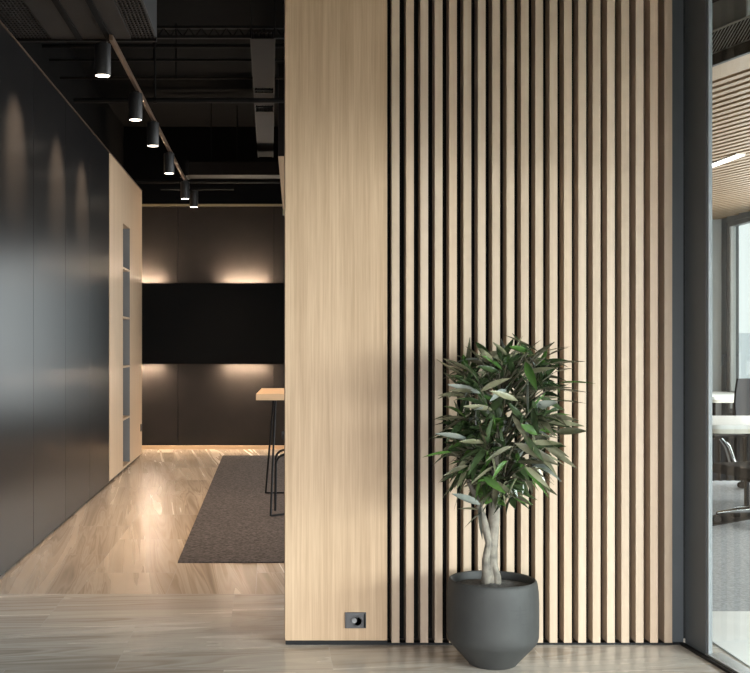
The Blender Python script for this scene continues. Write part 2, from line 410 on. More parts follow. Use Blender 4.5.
# ------------------------------------------------------------------ corridor: storage unit, cabinet, rug, table
UY0, UY1 = 11.503, 14.4
NY0, NY1, NZ0, NZ1 = LX*-F/147, LX*-F/140, .055, 2.72
un = thing('storage_unit', (LX-.2, (UY0+UY1)/2, 0), 'tall light oak storage unit with a narrow grey open niche', 'storage unit')
mb = MB()
for (a, b, c, d) in ((UY0, NY0, .03, 3.31), (NY1, UY1, .03, 3.31), (NY0, NY1, .03, NZ0), (NY0, NY1, NZ1, 3.31)):
    mb.box(LX-.34, LX, a, b, c, d)
mb.build('carcass', 'unit', un, un.location)
MB().box(LX-.33, LX-.31, NY0, NY1, NZ0, NZ1).box(LX-.31, LX-.002, NY1-.012, NY1-.0005, NZ0, NZ1).box(LX-.31, LX-.002, NY0+.0005, NY0+.012, NZ0, NZ1).build('niche_lining', 'niche', un, un.location)
for yy in (269.5, 318, 366.5, 418):
    z = EYE + (344-yy)*12.9/F
    MB().box(LX-.31, LX-.004, NY0+.012, NY1-.012, z-.011, z+.011).build('shelf', 'unit', un, un.location)
MB().box(LX-.32, LX-.03, UY0+.01, UY1-.01, 0, .03).build('plinth', 'plinth', un, un.location)
sw = px(141, 428, 14.2)
o = thing('wall_switch', (LX, 14.26, sw.z-.045), 'small black switch low on the far edge of the oak storage unit', 'switch')
MB().box(LX, LX+.010, 14.22, 14.30, sw.z-.045, sw.z+.045, bev=.003).build('faceplate', 'outlet_dark', o, o.location)
MB().box(LX+.010, LX+.014, 14.235, 14.285, sw.z-.03, sw.z+.03, bev=.002).build('rocker', 'outlet', o, o.location)

ca = thing('wall_cabinet', (0, 15.33, 1.14), 'long black wall cabinet lit above and below on far wall', 'cabinet')
MB().box(-2.0, .21, 15.0, 15.328, 1.14, 2.196, bev=.003).build('body', 'black', ca, ca.location)
for (x0, x1) in ((-2.0, -1.42), (-.62, -.04)):
    MB().box(x0, x1, 15.22, 15.245, 2.197, 2.205).build('led_strip', 'led', ca, ca.location)
    MB().box(x0, x1, 15.22, 15.245, 1.1375, 1.1395).build('led_strip', 'led', ca, ca.location)

tag(box_obj('rug', 'carpet', -.59, 2.6, 7.35, 14.37, 0, .008), 'grey carpet rug under the bar table', 'rug')

tb = thing('bar_table', (.6, 9.9, .008), 'tall bar table with pale oak top and thin black legs', 'table')
TZ = .997
MB().prism([(-.113, 9.27), (1.3, 9.27), (1.3, 10.5), (-.075, 10.5)], 'z', TZ-.05, TZ).build('tabletop', 'pale', tb, tb.location, angle=20)
def leg(xt, yt, xb, yb, xc, yc):
    MB().tube([(xt, yt, TZ-.05), (xb, yb, .014)], .009, 8).build('leg', 'plinth', tb, tb.location)
    MB().tube([(xb, yb, .017), (xc, yc, .017)], .008, 8).build('foot_rail', 'plinth', tb, tb.location)
leg(.045, 9.40, .005, 9.27, .9, 9.9)
leg(.035, 10.40, -.040, 10.70, .9, 10.70)
MB().tube([(.9, 9.9, .017), (1.15, 9.40, TZ-.05)], .009).build('leg', 'plinth', tb, tb.location)
MB().tube([(.9, 10.70, .017), (1.15, 10.40, TZ-.05)], .009).build('leg', 'plinth', tb, tb.location)

st = thing('bar_stool', (.32, 9.75, .008), 'black wire framed stool half hidden behind the oak wall end', 'stool')
mb = MB(); mb.box(.10, .52, 9.62, 10.02, .60, .64, bev=.012); mb.build('seat', 'fabric', st, st.location)
for y_ in (9.58, 10.0):
    pts = [(.044, y_, .012)]
    for k in range(7):
        a = k/6*math.pi/2; pts.append((.05+.08*(1-math.cos(a)), y_, .40+.08*math.sin(a)))
    pts += [(.46, y_, .48)]
    for k in range(1, 7):
        a = k/6*math.pi/2; pts.append((.46+.08*math.sin(a), y_, .40+.08*math.cos(a)))
    pts.append((.55, y_, .012))
    MB().tube(pts, .010, 8).build('leg_frame', 'plinth', st, st.location)
for x in (.2, .42):
    for y_, q_ in ((9.58, 9.66), (10.0, 9.98)): MB().tube([(x, y_, .48), (x, q_, .605)], .009).build('seat_bracket', 'plinth', st, st.location)

# power outlet on the oak wall
oc = px(355.5, 620, WY)
ou = thing('power_outlet', (oc.x, WY, oc.z-.035), 'dark grey power socket low on the flush oak wall', 'power outlet')
hw, hh = 10.5*WY/F, 7.9*WY/F
mb = MB(); mb.box(oc.x-hw, oc.x+hw, WY-.009, WY, oc.z-hh, oc.z+hh, bev=.002); mb.build('faceplate', 'outlet', ou, ou.location)
def disc(cx, cz, r0, y0, y1, nm, mat, rin=None):
    mb = MB(); n = 28
    rs = [(r0, y1), (r0, y0)] + ([(rin, y0), (rin*.92, y1)] if rin else [])
    mb.rings([[Vector((cx+r*math.cos(k*2*math.pi/n), yy, cz+r*math.sin(k*2*math.pi/n))) for k in range(n)] for r, yy in rs])
    return mb.build(nm, mat, ou, ou.location)
disc(oc.x+.008, oc.z-.004, .0235, WY-.0125, WY-.009, 'socket_ring', 'outlet_dark', .019)
disc(oc.x-.007, oc.z+.002, .0115, WY-.024, WY-.0095, 'plug', 'plug')
MB().box(oc.x+hw-.011, oc.x+hw-.003, WY-.0105, WY-.009, oc.z-hh+.004, oc.z+hh-.004).build('side_strip', 'service', ou, ou.location)

# ------------------------------------------------------------------ ceiling services
LH = 1.69
tk = MB().box(-1.008, -.984, 7.2, 14.1, 3.303, 3.338, bev=.003)
tag(tk.build('lighting_track', 'bronze', None, (-1.0, 11, 3.303)), 'long bronze lighting track running along the black ceiling', 'lighting track')
tk = tag(MB().box(-1.35, -.45, 14.18, 14.215, 3.3025, 3.33).build('cross_track', 'service', None, (-.9, 14.2, 3.30)), 'short black cross bar over the two farthest spotlights', 'lighting track')
lights = [(7.25, -1.055), (8.68, -1.015), (9.82, -1.0), (11.4, -1.0), (13.4, -.99), (14.2, -.94)]
descs = ['largest black cylinder spotlight hanging just under the grey ceiling unit',
         'second black cylinder spotlight along the track from the grey ceiling unit',
         'third black cylinder spotlight along the track from the grey ceiling unit',
         'fourth black cylinder spotlight along the track, below the brown duct level',
         'higher of the two small spotlights by the far wall',
         'lower of the two small spotlights by the far wall']
for (ly, lx), d in zip(lights, descs):
    zb = EYE + LH
    L = thing('track_spotlight', (lx, ly, zb), d, 'spotlight', 'cylinder spotlights on the track')
    MB().lathe([(.030, .205), (.050, .20), (.052, .19), (.052, .004), (.050, 0), (.047, 0), (.046, .012), (.02, .0125)], 28, (lx, ly, zb)).build('housing', 'lamp', L, L.location)
    MB().lathe([(.044, .0005), (.044, .010)], 28, (lx, ly, zb)).build('lens', 'lens', L, L.location)
    if ly < 14: MB().box(lx-.012, lx+.03, ly-.03, ly+.03, zb+.19, zb+.212).build('adapter', 'lamp', L, L.location)
    else: MB().tube([(lx, ly, zb+.2), (lx, ly, zb+.212)], .012).build('adapter', 'lamp', L, L.location)
    def spot(nm, aim, e, size, blend):
        d = bpy.data.lights.new(nm, 'SPOT'); d.energy = e; d.color = (1, .73, .49); d.spot_size = R(size); d.spot_blend = blend; d.shadow_soft_size = .035
        o = bpy.data.objects.new(nm, d); C.objects.link(o); o.parent = L; o.location = (0, 0, -.012)
        o.rotation_euler = Vector(aim).to_track_quat('-Z', 'Y').to_euler()
    spot('lamp_beam', (.30, 0, -1), 170 if ly < 13 else 55, 84, .8)
    if ly < 11: spot('wall_wash', (-.78, 0, -.62), 170, 62, 1.0)

au = thing('air_handling_unit', (-1.3, 6.8, 3.345), 'grey ceiling air unit with perforated end panels at upper left', 'air conditioning unit')
mb = MB(); mb.box(-2.0, -.725, 5.6, 7.37, 3.36, 3.72, bev=.004); mb.build('casing', 'mesh_dark', au, au.location)
for x0, x1 in ((-1.395, -1.235), (-1.195, -1.045), (-1.005, -.885)):
    MB().box(x0, x1, 5.62, 7.35, 3.345, 3.361, bev=.002).build('cover_panel', 'unit_grey', au, au.location)
for x0, x1 in ((-1.66, -1.405), (-.875, -.735)):
    mb = MB(); n = int((x1-x0)/.022)
    for k in range(n+1): mb.box(x0+k*(x1-x0)/n-.004, x0+k*(x1-x0)/n+.004, 5.62, 7.35, 3.351, 3.361)
    k = 5.62
    while k < 7.35: mb.box(x0, x1, k, k+.012, 3.353, 3.359); k += .045
    mb.build('perforated_panel', 'unit_grey', au, au.location)
for x in (-1.215, -1.025):
    MB().box(x-.018, x+.018, 5.6, 7.37, 3.338, 3.36).build('rail', 'black', au, au.location)
MB().box(-2.0, -.725, 7.34, 7.375, 3.335, 3.36).build('edge_flange', 'service', au, au.location)
for x in (-1.6, -.8):
    for y in (5.9, 7.1): MB().tube([(x, y, 3.7), (x, y, HT)], .006, 6).build('hanger_rod', 'pipe', au, au.location)

def pipe(name, y_px, Y, x0, x1, r, mat, label, cat='pipe', drop=None):
    z = EYE + (344-y_px)*Y/F
    t = thing(name, ((x0+x1)/2, Y, z), label, cat)
    MB().tube([(x0, Y, z), (x1, Y, z)], r, 10).build('tube', mat, t, t.location)
    xs = drop or [(x0+x1)/2 - .3]
    for x in xs:
        MB().tube([(x, Y, z+r*.5), (x, Y, HT)], .008, 6).build('hanger', 'pipe', t, t.location)
        mb = MB(); mb.tube([(x-.015, Y, z), (x+.015, Y, z)], r*1.25, 10); mb.build('clamp', 'pipe', t, t.location)
pipe('ceiling_pipe', 100.5, 9.5, -1.62, 1.8, .020, 'service', 'grey ceiling pipe crossing behind the second spotlight', drop=[-.95, .6])
pipe('ceiling_pipe', 181.5, 14.0, -1.9, 1.6, .022, 'service', 'lowest far ceiling pipe, running under the brown duct', drop=[-.4])
pipe('conduit', 60, 9.9, -1.9, 1.8, .012, 'pipe', 'thin dark conduit just below the lattice girder', 'conduit', drop=[-1.0])
pipe('conduit', 78, 10.4, -1.9, 1.8, .012, 'service_brown', 'thin reddish conduit between girder and grey pipe', 'conduit', drop=[-.85])
pipe('conduit', 46, 9.6, -1.9, 1.8, .016, 'pipe', 'upper dark conduit close under the lattice girder', 'conduit', drop=[.5])

g = thing('lattice_girder', (0, 9.2, 3.86), 'dark lattice girder spanning the ceiling near the top', 'girder')
z0, z1 = EYE+(344-37)*9.2/F, EYE+(344-28)*9.2/F
MB().box(-2.0, 2.0, 9.18, 9.22, z0-.012, z0+.008).build('chord', 'service', g, g.location)
MB().box(-2.0, 2.0, 9.18, 9.22, z1-.006, z1+.014).build('chord', 'service', g, g.location)
mb = MB()
for k in range(40):
    x = -2+k*.1; mb.tube([(x, 9.2, z0), (x+.05, 9.2, z1), (x+.1, 9.2, z0)], .006, 5)
mb.build('web', 'pipe', g, g.location)
for x in (-1.5, 0.4, 1.7): MB().tube([(x, 9.2, z1), (x, 9.2, HT)], .008, 6).build('hanger_rod', 'pipe', g, g.location)

ct = thing('cable_tray', (-.05, 11, 3.7), 'dark cable tray running back above the oak wall end', 'cable tray')
for x in (-.145, .035): MB().box(x-.006, x+.006, 8.64, 14.2, 3.70, 3.77).build('side_rail', 'pipe', ct, ct.location)
for y0_, y1_ in ((8.64, 10.3), (10.5, 11.05), (11.35, 14.1)): MB().box(-.139, .029, y0_, y1_, 3.694, 3.700).build('cover_plate', 'unit_brown', ct, ct.location)
k = 8.7
while k < 14.2: MB().box(-.14, .03, k, k+.03, 3.705, 3.72).build('rung', 'pipe', ct, ct.location); k += .25
for i, x in enumerate((-.115, -.09, -.06, -.03, .0)): MB().tube([(x, 8.6, 3.735), (x+.008, 10.5, 3.737), (x-.005, 12.4, 3.735), (x, 14.2, 3.735)], .012, 6).build('cable', 'service_brown', ct, ct.location)
for y in (9.0, 11.0, 13.2):
    for x in (-.148, .038): MB().tube([(x, y, 3.76), (x, y, HT)], .005, 6).build('hanger_rod', 'pipe', ct, ct.location)

dz0, dz1 = EYE+(344-178)*13.8/F, EYE+(344-165)*13.8/F
d = thing('duct', (.2, 13.8, dz0), 'flat brown black duct crossing above the far corridor', 'duct')
MB().box((188-270)*13.8/F, 1.5, 13.55, 13.85, dz0, dz1, bev=.004).build('casing', 'service_brown', d, d.location)
MB().box((188-270)*13.8/F-.012, (188-270)*13.8/F+.02, 13.53, 13.87, dz0-.01, dz1+.01).build('flange', 'service', d, d.location)
for x in (-.7, .6): MB().tube([(x, 13.7, dz1), (x, 13.7, HT)], .007, 6).build('hanger_rod', 'pipe', d, d.location)

a, b = px(278.3, 157, 12), px(283.2, 212, 12)
wb = thing('wood_bulkhead', (.6, 12, b.z), 'slanting edge of a hanging oak bulkhead beside the oak wall end', 'bulkhead')
MB().prism([(a.x, a.z), (b.x, b.z), (1.6, b.z), (1.6, a.z)], 'y', 11.95, 12.05).build('board', 'oak', wb, wb.location, angle=20)
MB().box(a.x, 1.6, 11.93, 12.07, a.z, HT).build('hanger_board', 'service_brown', wb, wb.location)
MB().box(b.x-.004, b.x+.02, 11.945, 12.055, b.z-.03, b.z+.02).build('tip', 'brass', wb, wb.location)

# ------------------------------------------------------------------ potted tree
random.seed(11)
PX, PY = (492.5-270)*5.03/F, 5.03
tr = thing('potted_tree', (PX, PY, 0), 'bushy green potted tree in a charcoal pot before the slats', 'potted plant')
prof = [(.03, 0), (.094, 0), (.102, .004), (.110, .014), (.186, .098), (.1945, .112), (.1985, .130), (.1995, .16), (.1995, .27), (.1975, .325),
        (.192, .362), (.189, .370), (.184, .374), (.178, .371), (.176, .362), (.177, .33), (.172, .325)]
mb = MB(); mb.lathe(prof, 64, (PX, PY, 0)); mb.build('pot', 'pot', tr, tr.location, angle=50)
mb = MB(); n = 40
rings = []
for j, r in enumerate((.176, .14, .10, .06, .02)):
    rings.append([Vector((PX+r*math.cos(k*2*math.pi/n), PY+r*math.sin(k*2*math.pi/n), .338+.006*j+random.uniform(-.003, .003))) for k in range(n)])
mb.rings(rings); mb.build('soil', 'soil', tr, tr.location)
tx = (490.5-270)*5.03/F
def P(x, y, dy=0.0): return Vector(((x-270)*5.03/F, PY+dy, EYE+(344-y)*5.03/F))
mb = MB()
mb.tube([P(491, 590), P(491.5, 578), P(491.5, 568), P(492, 552), P(493, 535), P(494, 518), P(494.5, 500), P(494, 480), P(497, 455), P(500, 425), P(501, 395)],
        [.040, .034, .028, .025, .024, .025, .024, .020, .015, .011, .007], 14)
mb.tube([P(485, 588, -.012), P(486, 574, -.02), P(484.5, 558, -.03), P(487.5, 542, -.032), P(484, 524, -.02), P(480.5, 511, -.012), P(477, 500, 0), P(468, 480, .01)],
        [.026, .022, .017, .016, .017, .015, .013, .008], 10)
mb.tube([P(496, 588, -.02), P(496, 576, -.022), P(493, 562, -.015), P(492, 548, -.005)], [.022, .018, .013, .006], 8)
mb.build('trunk', 'bark', tr, tr.location, angle=0)

leaves, twigs = MB(), MB()
def leaf(bm_, p, d, L, w, roll, droop, mat):
    d = d.normalized(); up = Vector((0, 0, 1))
    side = d.cross(up)
    if side.length < .05: side = Vector((1, 0, 0))
    side.normalize(); nrm = side.cross(d).normalized()
    q = Matrix.Rotation(roll, 3, d); side = q @ side; nrm = q @ nrm
    rows = []; N = 7
    for i in range(N+1):
        t = i/N
        prof_ = (math.sin(math.pi*min(1, t**.85*1.0))**.8)*(1-.15*t) if 0 < t < 1 else 0
        hw_ = max(.0012, w*.5*prof_)
        c = p + d*(L*t) + Vector((0, 0, -1))*droop*L*t*t
        f = nrm*hw_*.38
        rows.append((c - side*hw_ + f, c, c + side*hw_ + f))
    for r in rows:
        for c in r:
            if c.y > WY-.012: c.y = WY-.012
    vv = [[bm_.bm.verts.new(c) for c in r] for r in rows]
    for a, b in zip(vv, vv[1:]):
        for j in (0, 1):
            f = bm_.bm.faces.new((a[j], a[j+1], b[j+1], b[j])); f.material_index = mat; f.smooth = True
def pick():
    r = random.random()
    return 0 if r < .50 else 1 if r < .62 else 2 if r < .84 else 4 if r < .95 else 3
top = P(500, 400); low = P(493, 490)
# crown outline: (pixel row, left, right)
OUT = [(338, 488, 520), (360, 458, 548), (385, 450, 560), (410, 448, 562), (435, 446, 556), (460, 452, 545), (485, 462, 528), (502, 472, 515)]
def extent(y):
    for (y0, l0, r0), (y1, l1, r1) in zip(OUT, OUT[1:]):
        if y0 <= y <= y1:
            t = (y-y0)/(y1-y0); return l0+(l1-l0)*t, r0+(r1-r0)*t
    return OUT[0][1:] if y < OUT[0][0] else OUT[-1][1:]
nodes = []
tries = 0
while len(nodes) < 84 and tries < 6000:
    tries += 1
    yy = random.uniform(352, 500); l, r = extent(yy)
    mx_, hw_ = (l+r)/2, (r-l)/2
    a = random.uniform(0, 2*math.pi); q = math.sqrt(random.uniform(.04, 1))*.86
    xx = mx_+hw_*q*math.cos(a); dy = -.03 + min(.22, hw_/F*5.06)*q*math.sin(a)
    p = P(xx, yy, dy)
    if all((p-n_).length > .055 for n_ in nodes): nodes.append(p)
for p in nodes:
    ctr = P(499, 425, -.03)
    zr = max(min(p.z-.13, ctr.z+.22), low.z+.02)
    root = Vector((tx+.02+(p.x-tx)*.08, PY+.03, zr))
    mid = root.lerp(p, .55) + Vector((0, 0, -.015))
    twigs.tube([root, mid, p], [.0045, .0035, .002], 5)
    out = (p-Vector((ctr.x, ctr.y, ctr.z-.10))).normalized()
    nl = random.randint(7, 11); a0 = random.uniform(0, 6.28)
    ax = (out + Vector((0, 0, .35))).normalized()
    s1 = ax.cross(Vector((0, 1, 0.1))).normalized(); s2 = ax.cross(s1)
    for k in range(nl):
        a = a0 + k*2.4
        spread = random.uniform(.75, 1.6)
        dd = ax*1.0 + (s1*math.cos(a)+s2*math.sin(a))*spread
        dd.z *= .75
        if dd.y > 0: dd.y *= .6
        L = random.uniform(.085, .165)*(1 if p.z > .85 else .72)
        leaf(leaves, p - ax*.05*random.random(), dd, L, random.uniform(.022, .036), random.uniform(-1.1, 1.1), random.uniform(-.15, .6)*(1 if p.z > .85 else .4), pick())
# the leaves that stick out of the crown in the photograph
for (x0, y0, x1, y1, w, m_, roll) in ((466, 372, 436, 356, .028, 2, 0.5), (470, 382, 442, 372, .026, 0, .4), (476, 362, 458, 345, .028, 2, 0), (474, 392, 441, 381, .032, 3, 1.0), (470, 391, 443, 387, .028, 2, .8),
        (462, 437, 429, 428, .034, 3, .8), (446, 449, 417, 451, .03, 1, .6), (462, 462, 437, 469, .03, 2, 1.0), (474, 500, 445, 486, .036, 3, 1.0), (474, 498, 474, 529, .034, 3, 1.2),
        (472, 505, 450, 501, .026, 2, .5), (476, 506, 457, 519, .028, 0, .5), (530, 352, 495, 333, .026, 2, .2), (534, 352, 558, 345, .022, 2, 0), (540, 364, 572, 359, .026, 2, .4),
        (548, 382, 582, 380, .028, 1, .3), (528, 388, 577, 388, .03, 2, .2), (538, 399, 573, 399, .024, 0, .2), (546, 430, 574, 426, .038, 2, 1.0), (536, 444, 564, 461, .032, 2, .9),
        (524, 476, 546, 488, .03, 2, .6), (521, 408, 546, 398, .044, 3, 1.1), (515, 378, 512, 408, .03, 3, 1.3), (536, 357, 556, 346, .02, 2, .4), (512, 361, 520, 385, .04, 1, 1.1),
        (500, 441, 472, 452, .034, 2, 1.0), (502, 438, 540, 455, .042, 2, 1.1), (494, 388, 476, 396, .04, 3, 1.2), (520, 352, 500, 345, .03, 1, .8), (505, 470, 492, 488, .034, 0, 1.1),
        (495, 455, 478, 470, .044, 1, 1.2), (519, 405, 522, 428, .04, 0, 1.2), (525, 430, 505, 418, .036, 1, 1.2), (472, 470, 490, 482, .034, 1, 1.1), (538, 414, 566, 416, .03, 2, .9),
        (500, 356, 484, 341, .024, 4, .4), (516, 354, 530, 339, .024, 2, .3), (486, 360, 470, 347, .022, 4, .6), (508, 350, 513, 335, .02, 4, .5), (544, 372, 562, 366, .02, 4, .3),
        (486, 408, 456, 402, .03, 4, 1.0), (540, 420, 571, 421, .03, 4, .9), (505, 398, 476, 386, .028, 4, 1.1), (520, 440, 550, 438, .03, 4, 1.0), (490, 430, 462, 422, .03, 0, .9),
        (510, 430, 526, 452, .03, 0, .9), (492, 372, 470, 364, .028, 0, 1.0), (512, 372, 536, 365, .028, 4, .9), (500, 412, 512, 434, .026, 2, 1.0), (530, 395, 552, 406, .028, 0, 1.0),
        (478, 440, 452, 436, .028, 4, 1.0), (488, 462, 462, 478, .028, 4, .9), (512, 460, 532, 478, .026, 4, 1.0), (500, 480, 486, 500, .026, 0, 1.0)):
    p0, p1 = P(x0, y0, -.16), P(x1, y1, -.20)
    if 470 < x1 < 545 and 350 < y1 < 500: p0.y -= .10; p1.y -= .12
    leaf(leaves, p0, p1-p0, (p1-p0).length*1.02, w, roll, 0.06, m_)
    twigs.tube([p0, p0.lerp(P(499, min(y0+40, 480), -.03), .8)], [.0025, .004], 5)
twigs.build('branches', 'twig', tr, tr.location, angle=0)
leaves.round = True; leaves.build('foliage', ['leaf', 'leaf_fresh', 'leaf_olive', 'leaf_pale', 'leaf_sheen'], tr, tr.location, angle=0)

# ------------------------------------------------------------------ meeting room behind the glass
RZ = 3.16; RY = 16.3; RX = 6.4
struct(MB().box(2.075, RX, 6.0, RY, 0, .006).build('floor_carpet', 'office_carpet', None, (4.4, 11, 0)), 'blue grey carpet of the meeting room behind the glass', 'floor')
struct(MB().prism([(1.93+.0835*(WY+1.5)+.11, -1.5), (RX, -1.5), (RX, 5.998), (2.075, 5.998), (2.075, 5.0)], 'z', 0, .006).build('floor_tiles', 'pale_floor', None, (4.4, 2.5, 0)), 'pale floor strip just inside the glass partition', 'floor')
p0, p1 = px(700, 529.5, 1), px(760, 518, 1)
def ground(x, y): Y = EYE*F/(y-344); return Vector(((x-270)*Y/F, Y, 0))
g0, g1 = ground(690, 531), ground(780, 515)
dirv = (g1-g0).normalized(); nv = Vector((-dirv.y, dirv.x, 0))*.24
g1 = g0 + dirv*min((g1-g0).length, 3.0)
struct(MB().prism([(q.x, q.y) for q in (g0, g1, g1+nv*1.3, g0+nv)], 'z', .0062, .014).build('trim_4', 'plinth', None, (g0.x, g0.y, 0)), 'black strip dividing the carpet under the office chair', 'trim')
struct(box_obj('wall_far', 'plaster', 1.95, RX+.2, RY, RY+.2, 0, HT), 'pale grey end wall of the meeting room', 'wall')
# window wall along x = RX
struct(MB().box(RX, RX+.18, -3.2, RY, 0, .45).box(RX, RX+.18, -3.2, RY, EYE+120*RY/F, HT).box(RX, RX+.18, RY-.16, RY, .45, 3.1).build('wall_right', 'wf', None, (RX, 8, 0)), 'grey window wall of the meeting room', 'wall')
w2 = thing('window_2', (RX, 15, .45), 'tall bright window looking out over hazy buildings', 'window'); w2['kind'] = 'structure'
ztop = EYE+120*RY/F
y_end = RY-.16
def wbox(name, mat, *b, bev=.003): return MB().box(*b, bev=bev).build(name, mat, w2, w2.location)
y0_ = -3.0
wbox('frame', 'wf', RX+.02, RX+.12, y_end-.05, y_end, .45, ztop)
wbox('sash', 'wf_light', RX+.03, RX+.10, y_end-.095, y_end-.05, .50, ztop-.05)
wbox('head_frame', 'wf', RX+.02, RX+.12, y0_, y_end-.05, ztop-.06, ztop)
wbox('bottom_rail', 'wf_light', RX+.03, RX+.10, y0_, y_end-.095, EYE-.70, EYE-.655)
wbox('pane', 'glass', RX+.06, RX+.068, y0_, y_end-.09, .45, ztop-.04)
for y in (12.6, 9.2, 5.8, 2.4):
    wbox('mullion', 'wf', RX+.02, RX+.12, y-.03, y+.03, .45, ztop-.06)
hz = EYE+(344-355)*RY/F
mb = MB(); mb.tube([(RX-.005, y_end-.03, hz), (RX-.05, y_end-.03, hz), (RX-.06, y_end-.03, hz-.03), (RX-.06, y_end-.03, hz-.14)], .016, 8); mb.build('handle', 'graphite', w2, w2.location)
# slatted oak ceiling
u = Vector((-.268, .963, 0)).normalized(); nn = Vector((u.y, -u.x, 0))
E0 = Vector(((730-270)*7.13/F, 7.13, 0))
def clip(p, d, x0=2.12, x1=RX-.02, y0=5.6, y1=RY-.02):
    t0, t1 = -60, 60
    for c, dd, lo, hi in ((p.x, d.x, x0, x1), (p.y, d.y, y0, y1)):
        a, b = (lo-c)/dd, (hi-c)/dd
        if a > b: a, b = b, a
        t0, t1 = max(t0, a), min(t1, b)
    return (t0, t1) if t1-t0 > .05 else None
ceil_ = thing('ceiling_panel', (4.4, 11, RZ), 'oak slatted ceiling of the meeting room', 'ceiling'); ceil_.name = 'ceiling_office'; ceil_['kind'] = 'structure'
def strip(mb, o0, o1, z0, z1):
    ca_, cb_ = clip(E0+nn*o0, u), clip(E0+nn*o1, u)
    if not ca_ or not cb_: return
    t0, t1 = max(ca_[0], cb_[0]), min(ca_[1], cb_[1])
    if t1-t0 < .05: return
    q = [E0+nn*o0+u*t0, E0+nn*o1+u*t0, E0+nn*o1+u*t1, E0+nn*o0+u*t1]
    mb.prism([(v.x, v.y) for v in q], 'z', z0, z1)
mb = MB(); strip(mb, 0, .26, RZ, RZ+.05); mb.build('border_board', 'ceil_oak', ceil_, ceil_.location, angle=20)
mb = MB(); k = .26+.05
while k < 6.2: strip(mb, k, k+.060, RZ, RZ+.028); k += .113
mb.build('slats', 'ceil_oak', ceil_, ceil_.location, angle=20)
MB().box(2.12, RX, 5.4, RY, RZ+.40, RZ+.45).build('soffit', 'black', ceil_, ceil_.location)
mb = MB(); strip(mb, .02, 6.2, RZ+.12, RZ+.14); mb.build('backing', 'backing', ceil_, ceil_.location)
mb = MB(); strip(mb, -.03, 0, RZ-.004, RZ+.065); mb.build('edge_beam', 'plinth', ceil_, ceil_.location)
# perforated grille above the edge beam and the plenum board behind it
gr = MB()
c_ = clip(E0, u); t0, t1 = c_
z0, z1 = RZ+.068, RZ+.215
k = t0
while k < t1:
    a, b = E0+u*k-nn*.02, E0+u*min(k+.17, t1)-nn*.02
    gr.tube([(a.x, a.y, z1), (b.x, b.y, z0)], .0035, 4); k += .036
a, b = E0+u*t0-nn*.02, E0+u*t1-nn*.02
gr.tube([(a.x, a.y, z1), (b.x, b.y, z1)], .009, 4); gr.tube([(a.x, a.y, z0), (b.x, b.y, z0)], .009, 4)
gr.build('grille', 'grille', ceil_, ceil_.location)
mb = MB(); strip(mb, .0, .02, RZ+.066, RZ+.215); mb.build('grille_back', 'black', ceil_, ceil_.location)
mb = MB(); strip(mb, .0, .03, RZ+.217, HT); mb.build('plenum_board', 'plenum', ceil_, ceil_.location)
mb = MB()
for k in (-.9, -.55, -.2, .35, .9):
    a = E0+u*k-nn*.015; MB().tube([(a.x, a.y, RZ+.22), (a.x, a.y, HT)], .022, 8).build('plenum_rod', 'plaster', ceil_, ceil_.location)
# linear ceiling lamp
q0, q1 = px(706, 168, 1), px(740, 155.5, 1)
Ya, Yb = (RZ-EYE-.02)*F/(344-168.5), (RZ-EYE-.02)*F/(344-155.5)
pa, pb = Vector(((706-270)*Ya/F, Ya, RZ-.02)), Vector(((741-270)*Yb/F, Yb, RZ-.02))
ext = (pa-pb).normalized(); pa = pa + ext*1.2
la = thing('linear_lamp', (pa+pb)/2, 'bright white linear lamp in the oak slatted ceiling', 'ceiling light')
sd = Vector((ext.y, -ext.x, 0))*.034
MB().prism([(v.x, v.y) for v in (pa+sd, pb+sd, pb-sd, pa-sd)], 'z', RZ-.022, RZ-.012).build('diffuser', 'tube', la, la.location)
sd *= 1.25
MB().prism([(v.x, v.y) for v in (pa+sd, pb+sd, pb-sd, pa-sd)], 'z', RZ-.0115, RZ+.001).build('housing', 'white', la, la.location)

def rounded(x0, x1, y0, y1, r, n=6):
    pts = []
    for cx, cy, a0 in ((x1-r, y1-r, 0), (x0+r, y1-r, 90), (x0+r, y0+r, 180), (x1-r, y0+r, 270)):
        for k in range(n+1):
            a = R(a0+90*k/n); pts.append((cx+r*math.cos(a), cy+r*math.sin(a)))
    return pts
def desk(x0, x1, y0, y1, label):
    t = thing('office_desk', ((x0+x1)/2, (y0+y1)/2, .006), label, 'desk', 'desks in the meeting room')
    MB().prism(rounded(x0, x1, y0, y1, .09), 'z', .705, .74).build('desktop', 'white', t, t.location, angle=35)
    MB().prism(rounded(x0+.02, x1-.02, y0+.02, y1-.02, .08), 'z', .668, .705).build('under_frame', 'cream', t, t.location, angle=35)
    for x in (x0+.35, x1-.2):
        for y in (y0+.15, y1-.15):
            if x < 3.9 and y < 10: continue
            MB().tube([(x, y, .006), (x, y, .668)], .022, 10).build('leg', 'plinth', t, t.location)
    return t
d1 = desk((711.5-270)*9.37/F, 5.6, 9.37, 10.6, 'nearer white desk with black ribbed panel below, behind glass')
mb = MB(); x = 3.68
mb.box(3.66, 5.5, 10.36, 10.38, .17, .668)
while x < 5.5: mb.tube([(x, 10.35, .17), (x, 10.35, .668)], .022, 6); x += .075
mb.build('modesty_panel', 'fabric', d1, d1.location)
d2 = desk((711-270)*14.3/F, 6.3, 14.3, 15.95, 'farther white desk standing by the bright window')

